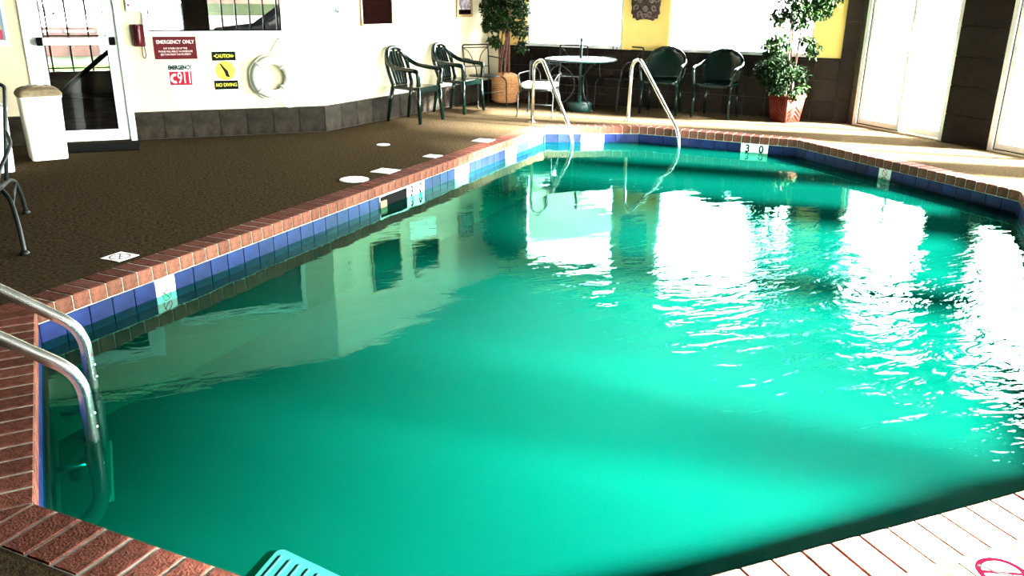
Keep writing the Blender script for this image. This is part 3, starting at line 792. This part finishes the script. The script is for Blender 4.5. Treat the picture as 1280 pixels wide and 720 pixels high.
# round table with umbrella stub
tb = tag(empty('patio_table', (5.20, 10.72, 0)), 'round patio table with pale top on a thin pedestal', 'table')
MB().lathe([(.47, .690), (.485, .695), (.485, .708), (.475, .712), (.02, .712)], 40).build('table_top', GLASST, tb)
MB().lathe([(.484, .680), (.495, .686), (.495, .702), (.484, .704)], 40).build('table_rim', TEAL, tb)
MB().tube([(0, 0, .205), (0, 0, .95)], .017, 10).build('pole', TEAL, tb)
MB().lathe([(.02, .93), (.026, .935), (.026, .965), (.008, .985)], 12).build('pole_cap', TEAL, tb)
for a in range(3):
    c, s = math.cos(a * 2.1 + .6), math.sin(a * 2.1 + .6)
    MB().tube(spline([(c * .40, s * .40, .685), (c * .12, s * .12, .50), (c * .10, s * .10, .25), (c * .33, s * .33, .015)], 6), .010, 6).build('leg', IRON, tb)
ub_ = tag(empty('umbrella_base', (5.20, 10.72, 0)), 'round dark teal weighted base under the patio table', 'umbrella base')
MB().lathe([(.165, .0), (.178, .015), (.178, .10), (.165, .115), (.03, .122), (.03, .20), (.02, .20)], 32).build('weight', TEAL, ub_)

# lounge chair of iron mesh at the left edge
lc = tag(empty('iron_lounge_chair', (-1.42, 6.05, 0), R(4)), 'black mesh iron lounge chair cut by the left edge of view', 'chair')
MB().tube(fillet([(.30, .28, .30), (.36, .62, .90), (-.36, .62, .90), (-.30, .28, .30)], .04), .013, 8).build('back_frame', IRON, lc)
MB().tube(fillet([(.25, .30, .36), (.29, .58, .82), (-.29, .58, .82), (-.25, .30, .36)], .04), .009, 6).build('back_frame', IRON, lc)
mesh = MB()
for i in range(13): x = -.27 + i * .045; mesh.tube([(x * .88, .31, .36), (x, .58, .81)], .003, 4)
for i in range(11): t_ = i / 10; mesh.tube([(-.28, .31 + .27 * t_, .36 + .45 * t_), (.28, .31 + .27 * t_, .36 + .45 * t_)], .003, 4)
mesh.build('back_mesh', IRON, lc)
MB().tube(fillet([(-.31, .28, .30), (-.31, -.32, .36), (.31, -.32, .36), (.31, .28, .30)], .06), .013, 8).build('seat_frame', IRON, lc)
mesh = MB()
for i in range(13): x = -.28 + i * .047; mesh.tube([(x, .28, .30), (x, -.31, .355)], .003, 4)
for i in range(12): t_ = i / 11; mesh.tube([(-.30, .28 - .59 * t_, .30 + .055 * t_), (.30, .28 - .59 * t_, .30 + .055 * t_)], .003, 4)
mesh.build('seat_mesh', IRON, lc)
for s in (-1, 1):
    MB().tube(spline([(s * .31, -.20, .35), (s * .37, -.36, .30), (s * .40, -.47, .15), (s * .41, -.52, .015)], 6), .014, 8).build('leg', IRON, lc)
    MB().tube(spline([(s * .30, .30, .30), (s * .33, .45, .26), (s * .345, .55, .14), (s * .35, .60, .015)], 6), .014, 8).build('leg', IRON, lc)
    for fx, fy in ((.41, -.52), (.35, .60)): MB().lathe([(.026, 0), (.028, .012), (.014, .026)], 12, (s * fx, fy, 0)).build('foot', IRON, lc)
    MB().tube(spline([(s * .335, .45, .60), (s * .37, .20, .56), (s * .37, -.15, .54), (s * .33, -.28, .46), (s * .31, -.30, .36)], 6), .012, 8).build('arm', IRON, lc)
    MB().tube([(s * .375, -.38, .26), (s * .33, .46, .24)], .009, 6).build('stretcher', IRON, lc)

# ------------------------------------------------------------------ bins and mat by the door
def bin_(label, loc, rz, lid=True, h=.58, bw=.15, tw=.17):
    t = tag(empty('waste_bin', loc, rz), label, 'bin', 'white bins by the entrance')
    def rg(w, z, r=.035): return [(x, y, z) for x, y in [(q[0] - w, q[1] - w) for q in rr_poly(2 * w, 2 * w, r)]]
    MB().loft([rg(bw, 0), rg(bw + .003, .01), rg(tw, h - .01), rg(tw + .008, h - .008), rg(tw + .008, h + .008)]).build('body', BINW, t)
    if lid:
        MB().loft([rg(tw + .012, h + .008), rg(tw + .012, h + .03), rg(tw - .01, h + .065), rg(tw - .05, h + .085), rg(tw - .11, h + .09, .02)]).build('lid', BEIGE, t)
        f = MB(); rings = []
        f.loft([[(x, y - .02, h + .086) for x, y in [(q[0] - .09, q[1] - .08) for q in rr_poly(.18, .16, .05)]], [(x * .95, y * .95 - .02, h + .097) for x, y in [(q[0] - .09, q[1] - .08) for q in rr_poly(.18, .16, .05)]]])
        f.build('swing_flap', BEIGE, t)
        MB().lathe([(.028, h + .094), (.028, h + .101), (.02, h + .103)], 14, (.03, -.02, 0)).build('lid_badge', BINW, t)
    else:
        MB().loft([rg(tw + .012, h + .008), rg(tw + .012, h + .025), rg(tw - .02, h + .03)]).build('lid', BINW, t)
    return t
bin_('white waste bin with beige swing lid beside the entrance door', (-1.23, 9.02, 0), R(14))
bin_('plain white bin partly behind the iron lounge chair', (-1.60, 8.46, 0), R(14), False, .54)
tag(MB().bev(-.36, .36, -.26, .26, 0, .012, .004).build('door_mat', RUBBER, None, (-.80, 9.46, 0)), 'black rubber mat in front of the entrance door', 'mat')

# ------------------------------------------------------------------ things on the entrance wall (wall face y = 9.87)
YW = 9.87
ph = tag(empty('wall_telephone', (-.325, YW, 1.085)), 'dark red emergency telephone beside the entrance door', 'telephone')
MB().bev(-.055, .055, -.05, 0, -.115, .105, .008).build('body', DKRED, ph)
MB().tube(fillet([(.0, -.05, .085), (.0, -.085, .075), (.0, -.085, -.065), (.0, -.05, -.075)], .03), .020, 8).build('handset', DKRED, ph)
MB().tube(spline([(.02, -.03, -.115), (.015, -.035, -.20), (.03, -.035, -.235), (.045, -.035, -.20), (.04, -.03, -.115)], 6), .006, 6).build('cord', DKRED, ph)
def sign(name, x0, x1, z0, z1, label, mt, th=.004):
    root = tag(empty(name, ((x0 + x1) / 2, YW, (z0 + z1) / 2)), label, 'sign'); a = (x1 - x0) / 2; b = (z1 - z0) / 2
    MB().bb(-a, a, -th, 0, -b, b).build('plate', mt, root); return root, a, b
WSIGN = mat('sign_white', (.86, .87, .82), .5)
CREAMT = mat('cream_print', (.85, .72, .66), .6)
s, a, b = sign('instruction_sign', -.41, -.215, 1.315, 1.50, 'white instruction card above the red telephone', WSIGN, .03)
MB().bb(-.05, .045, -.0310, -.030, -.040, -.037).build('printed_line', BLACK, s); MB().bb(-.05, .06, -.0310, -.030, -.055, -.052).build('printed_line', BLACK, s)
MB().lathe([(.012, 0), (.012, .0005)], 12).build('red_dot', RED, s, (-.075, -.031, -.03)).rotation_euler = (R(90), 0, 0)
s, a, b = sign('emergency_only_sign', -.197, .226, .835, 1.065, 'dark red sign reading EMERGENCY ONLY under the lobby window', mat('sign_maroon', (.075, .003, .006), .5, spec=.1))
text('lettering', 'EMERGENCY', .052, CREAMT, s, (-.060, -.0045, .060), bold=.0004, sx=.82); text('lettering', 'ONLY', .052, CREAMT, s, (.135, -.0045, .060), bold=.0004, sx=.82)
for i, l in enumerate(('ANY OTHER USE OF THIS', 'PHONE WILL RESULT IN IMMEDIATE', 'EJECTION FROM THE PROPERTY')):
    text('lettering', l, .026, CREAMT, s, (0, -.0045, -.005 - i * .031), sx=.80)
s, a, b = sign('emergency_911_sign', -.095, .165, .39, .80, 'white EMERGENCY 911 sign below the dark red sign', WSIGN)
text('lettering', 'EMERGENCY', .060, mat('green_black_print', (.002, .008, .005), .7, spec=.05), s, (0, -.0050, .152), bold=.0035, sx=.68)
MB().bb(-.112, .112, -.0055, -.0042, -.03, .112).build('red_panel', RED, s)
text('number', '911', .165, WSIGN, s, (.040, -.0065, .040), bold=.001, sx=.60)
h_ = MB(); ring_flat(h_, (-.055, -.0055, .040), .026, .050, 16, 'xz', .0012, R(75), R(285)); h_.build('handset_symbol', WSIGN, s)
for i, l in enumerate(('FIRE', 'RESCUE', 'POLICE')): text('lettering', l, .026, BLACK, s, (-.10, -.0045, -.068 - i * .032), align='LEFT', sx=.9)
s, a, b = sign('no_diving_sign', .372, .618, .505, .910, 'black and yellow CAUTION NO DIVING sign beside the ring buoy', WSIGN)
MB().bb(-.122, .122, -.0055, -.0042, .105, .20).build('black_panel', BLACK, s); MB().bb(-.122, .122, -.0055, -.0042, -.20, -.105).build('black_panel', BLACK, s)
MB().lathe([(.103, 0), (.103, .0014)], 36).build('yellow_disc', YEL, s, (0, -.0044, 0)).rotation_euler = (R(90), 0, 0)
text('lettering', '•CAUTION•', .052, YEL, s, (0, -.006, .152), bold=.0006, sx=.76)
text('lettering', 'NO DIVING', .052, YEL, s, (0, -.006, -.153), bold=.0006, sx=.80)
dv = MB(); dv.add([(x, -.0066, z) for x, z in [(-.055, .078), (-.036, .072), (.008, .018), (.030, -.005), (.034, -.035), (.046, -.066), (.020, -.066), (.002, -.060), (-.004, -.035), (-.014, -.004), (-.030, .026)]], [tuple(range(11))])
dv.bb(-.075, .085, -.0066, -.006, -.069, -.066); dv.build('diver_figure', BLACK, s)
# ring buoy
rbu = tag(empty('ring_buoy', (.98, YW, .63)), 'white ring buoy with rope hanging on the entrance wall', 'ring buoy')
MB().tube([(.18 * math.cos(2 * math.pi * i / 40), -.05, .18 * math.sin(2 * math.pi * i / 40)) for i in range(40)], .045, 12, closed=True).build('ring', BINW, rbu)
for a in (45, 135, 225, 315):
    q = R(a); MB().tube([((.18 + .048 * math.cos(2 * math.pi * i / 14)) * math.cos(q), -.05 + .048 * math.sin(2 * math.pi * i / 14), (.18 + .048 * math.cos(2 * math.pi * i / 14)) * math.sin(q)) for i in range(14)], .012, 6, closed=True).build('band', ROPE, rbu)
MB().tube(spline([(.236 * math.cos(R(i * 22.5)) * (1 + .03 * (i % 2)), -.03, .236 * math.sin(R(i * 22.5)) * (1 + .03 * (i % 2))) for i in range(16)], 4, True), .008, 6, closed=True).build('grab_line', ROPE, rbu)
MB().tube(spline([(.03, -.03, -.24), (.10, -.04, -.31), (.18, -.04, -.33), (.24, -.04, -.29), (.20, -.03, -.13)], 6), .007, 6).build('rope_tail', ROPE, rbu)
MB().tube([(-.02, -.012, .22), (.10, -.012, .40)], .005, 6).build('hanging_cord', ROPE, rbu)
MB().tube([(.10, 0, .40), (.10, -.03, .405)], .008, 6).build('hook', IRON, rbu)
# poster left of the door
po = tag(empty('poster', (-1.60, YW, 1.20)), 'narrow coloured poster left of the entrance door', 'poster')
MB().bb(-.085, .085, -.006, 0, -.22, .30).build('sheet', WSIGN, po)
PB = mat('poster_blue', (.16, .22, .26), .6)
MB().bb(-.06, .06, -.007, -.0058, -.16, .26).build('picture', PB, po)
MB().bb(-.03, .03, -.0082, -.0068, -.06, .05).build('figure', mat('poster_yellow', (.7, .42, .05), .6), po)
MB().bb(-.01, .04, -.0082, -.0068, -.15, -.06).build('figure', mat('poster_red', (.4, .03, .06), .6), po)

# ------------------------------------------------------------------ things on the angled wall
def lu(x): return (x - A1[0]) / math.cos(r2)
def framed(name, u0, u1, z0, z1, label, inner, fr=.035, wallf=FL, gilt=GOLD):
    root = tag(empty(name, onwall(wallf, (u0 + u1) / 2, (z0 + z1) / 2), wallf[1]), label, 'picture'); a = (u1 - u0) / 2; b = (z1 - z0) / 2
    f = MB(); f.bb(-a, a, -.03, 0, b - fr, b); f.bb(-a, a, -.03, 0, -b, -b + fr); f.bb(-a, -a + fr, -.03, 0, -b + fr, b - fr); f.bb(a - fr, a, -.03, 0, -b + fr, b - fr); f.build('frame', gilt, root)
    MB().bb(-a + fr, a - fr, -.015, -.002, -b + fr, b - fr).build('canvas', inner, root)
    return root, a, b
framed('dark_picture', lu(2.10), lu(2.58), 1.15, 1.80, 'large dark brown picture with thin gilt edge on the angled wall', CANVAS, .018)
framed('small_dark_picture', lu(2.82), lu(3.30), 1.44, 1.86, 'dark framed picture hanging above the white notice board', CANVAS, .02)
nb = tag(empty('notice_board', onwall(FL, lu(3.02), 1.27), r2), 'white notice board with faint green lines on the angled wall', 'board')
MB().bb(-.33, .33, -.012, 0, -.11, .11).build('panel', WSIGN, nb)
GRP = mat('green_print', (.08, .30, .18), .6)
for x0, x1, z in ((-.27, -.22, .05), (-.05, .05, .05), (.06, .10, .045), (.04, .09, -.075)): MB().bb(x0, x1, -.0135, -.0118, z, z + .008).build('printed_line', GRP, nb)
p3, a, b = framed('gilt_picture', lu(3.74), lu(4.06), 1.22, 1.66, 'gilt framed picture with figure near the ivy basket', mat('picture_print', (.45, .38, .40), .6, col2=(.05, .03, .05), scale=14), .035)
MB().bb(-a + .035, a - .035, -.018, -.014, -b + .035, -b + .10).build('lower_mount', CANVAS, p3)
hk = tag(empty('wall_hook', onwall(FL, .30, 1.33), r2), 'small dark hook on the wall left of the dark picture', 'hook')
MB().bb(-.02, .02, -.008, 0, -.03, .03).build('plate', GRP, hk); MB().tube(spline([(0, -.005, .01), (0, -.04, -.02), (0, -.045, .01)], 4), .006, 6).build('prong', IRON, hk)

# ------------------------------------------------------------------ carved plaque on the back wall
cu_ = ub(6.205)
cp = tag(empty('carved_plaque', onwall(FB, cu_, 1.55, -.012), rb), 'carved bronze wall plaque with scrolled edge between the bright windows', 'plaque')
pts = []
for i in range(64):
    a = 2 * math.pi * i / 64
    sc_ = 1 + .035 * math.cos(14 * a)
    ex = 5.0; ca, sa = math.cos(a), math.sin(a)
    pts.append((.21 * math.copysign(abs(ca) ** (2 / ex), ca) * sc_, .34 * math.copysign(abs(sa) ** (2 / ex), sa) * sc_))
MB().plate(pts, -.03, 0).build('backplate', BRONZE, cp)
BRONZEL = mat('bronze_highlight', (0.19, 0.12, 0.095), 0.45, col2=(0.09, 0.055, 0.045), scale=20)  # lighter bronze paints highlights onto the raised carving
for i in range(14):
    a = 2 * math.pi * (i + .5) / 14; cx, cz = .165 * math.cos(a), .285 * math.sin(a)
    sp = [(cx + (.012 + .004 * k) * math.cos(k * .8 + a), -.035 - .001 * k, cz + (.012 + .004 * k) * math.sin(k * .8 + a)) for k in range(9)]
    MB().tube(sp, .010, 6).build('scroll', BRONZEL, cp)
for cx, cz, r0 in ((0, -.19, .04), (-.085, -.08, .036), (.085, -.08, .036), (0, .1, .07)): MB().lathe([(r0, 0), (r0 * .95, .012), (r0 * .7, .026), (r0 * .3, .034), (.001, .036)], 12).build('boss', BRONZEL, cp, (cx, -.028, cz)).rotation_euler = (R(90), 0, 0)
la = tag(empty('window_latch', onwall(FB, ub(5.93), .80, -.02), rb), 'small dark latch standing on the tiled ledge', 'latch')
MB().tube(fillet([(-.03, 0, 0), (-.03, 0, .05), (.03, 0, .065), (.03, 0, 0)], .01), .006, 6).build('hoop', IRON, la)

# ------------------------------------------------------------------ potted trees
def foliage(name, parent, blobs, n, size, mt, seed):
    rnd = random.Random(seed); mb = MB(); tot = sum(b[3] ** 2 for b in blobs)
    for bx, by, bz, br in blobs:
        for _ in range(int(n * br ** 2 / tot)):
            while True:
                p = Vector((rnd.uniform(-1, 1), rnd.uniform(-1, 1), rnd.uniform(-1, 1)))
                if p.length <= 1: break
            c = Vector((bx, by, bz)) + Vector((p.x * br, p.y * br, p.z * br * .9))
            d = Vector((rnd.uniform(-1, 1), rnd.uniform(-1, 1), rnd.uniform(-1.1, .4))).normalized()
            s = d.cross(Vector((rnd.uniform(-.5, .5), rnd.uniform(-.5, .5), 1))).normalized(); nn = s.cross(d)
            L = size * rnd.uniform(.7, 1.3); W = L * .27
            mb.add([c, c + d * L * .45 + s * W + nn * .006, c + d * L - nn * L * .12, c + d * L * .45 - s * W + nn * .006, c + d * L * .5 - nn * .004], [(0, 1, 4), (1, 2, 4), (2, 3, 4), (3, 0, 4)])
    o = mb.build(name, mt, parent); o['kind'] = 'stuff'; return o
# left: ivy-like ficus in wicker basket
f1 = tag(empty('basket_ficus', (4.57, 11.98, 0)), 'leafy ficus with reddish stems in a wicker basket', 'potted plant')
bk = MB().lathe([(.17, 0), (.20, .02), (.205, .18), (.205, .36), (.19, .39), (.15, .415), (.10, .43), (.02, .432)], 32).build('basket', WICKER, f1)
for i in range(11): MB().lathe([(.204, .03 + i * .03), (.213, .04 + i * .03), (.204, .05 + i * .03)], 32).build('weave_band', WICKER, bk)
rnd = random.Random(3)
for i in range(9):
    a = i * .7; r0 = .06 + .03 * (i % 2); tx, ty = rnd.uniform(-.16, .16), rnd.uniform(-.13, .13)
    MB().tube(spline([(r0 * math.cos(a), r0 * math.sin(a), .41), (r0 * .8 * math.cos(a) + tx * .2, r0 * math.sin(a) + ty * .2, .8), (tx * .7, ty * .7, 1.25), (tx * 1.3, ty * 1.3, 1.7)], 4), [.014 - .0005 * k for k in range(13)], 6).build('stem', BARKR, f1)
foliage('foliage', f1, [(-.20, -.02, 1.35, .20), (.05, -.03, 1.50, .26), (.24, 0, 1.32, .15), (-.12, 0, 1.72, .24), (.15, 0, 1.80, .24), (-.24, .0, 1.12, .14), (.20, -.05, 1.06, .15), (-.20, -.04, .88, .10), (.25, -.05, .82, .10), (-.05, -.05, 1.16, .16), (.05, 0, 2.0, .2)], 4200, .07, LEAF, 5)
# right: ficus in a square red bamboo planter
f2 = tag(empty('bamboo_planter_ficus', (7.32, 8.96, 0), R(6)), 'tall ficus with pale trunks in a red bamboo planter', 'potted plant')
pt = MB()
def sq(w, z): return [(-w, -w, z), (w, -w, z), (w, w, z), (-w, w, z)]
pt.loft([sq(.125, 0), sq(.16, .335), sq(.145, .335), sq(.14, .29)]); pot = pt.build('planter', BAMBOO, f2)
for q in range(4):
    mb = MB(); rot = Matrix.Rotation(R(90 * q), 3, 'Z')
    for i in range(13):
        x = -1 + 2 * (i + .5) / 13
        mb.tube([rot @ Vector((x * .122, -.127, .0)), rot @ Vector((x * .155, -.163, .335))], .0105, 6)
    mb.build('bamboo_strips', BAMBOO, pot)
    mb = MB()
    for k in range(3):
        z = .03 + k * .05
        mb.tube([rot @ Vector((-.10, -.142 - z * .1, z)), rot @ Vector((0, -.146 - (z + .07) * .1, z + .09)), rot @ Vector((.10, -.142 - z * .1, z))], .007, 6)
    mb.build('chevron_strips', BAMBOO, pot)
    mb = MB(); mb.tube([rot @ Vector((-.165, -.163, .33)), rot @ Vector((.165, -.163, .33))], .013, 8); mb.build('rim_pole', BAMBOO, pot)
MB().loft([sq(.138, .28), sq(.138, .30)]).build('soil', SOIL, f2)
for i, (x, y, tx, ty) in enumerate(((-.03, 0, -.05, .02), (.03, .03, .0, .04), (.02, -.04, .06, -.02))):
    MB().tube(spline([(x, y, .29), (x + tx * .3, y + ty * .3, .8), (x + tx * .5, y + ty, 1.3), (x + tx, y + ty, 1.9)], 4), [.017 - .0006 * k for k in range(13)], 8).build('trunk', BARKW, f2)
inv = Matrix.Rotation(R(-6), 3, 'Z')
# crown laid out along the back wall (w) and up
def cw(wd, dp, z, r): # wd: along camera right, dp: toward camera
    dp += .10; v = inv @ Vector((wd * .93 + dp * -.35, wd * -.36 - dp * .88, 0)); return (v.x, v.y, z, r)
foliage('foliage', f2, [cw(-.02, 0, 1.46, .24), cw(.22, 0, 1.42, .20), cw(.33, .05, 1.55, .16), cw(-.22, 0, 1.26, .10), cw(-.28, 0, 1.34, .08), cw(-.22, .05, .98, .16), cw(-.34, .05, .95, .10), cw(.22, 0, .92, .10), cw(.13, 0, 1.02, .10), cw(.05, 0, 1.25, .12), cw(.1, 0, 1.8, .3), cw(-.1, 0, 2.0, .25)], 4200, .07, LEAF, 11)
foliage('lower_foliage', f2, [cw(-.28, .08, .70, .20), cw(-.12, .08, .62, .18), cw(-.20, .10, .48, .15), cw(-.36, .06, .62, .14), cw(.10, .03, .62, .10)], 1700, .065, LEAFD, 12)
foliage('ground_leaves', f2, [cw(.04, .10, .40, .08), cw(.14, .03, .44, .08), cw(.0, .1, .36, .07)], 110, .075, LEAF, 13)
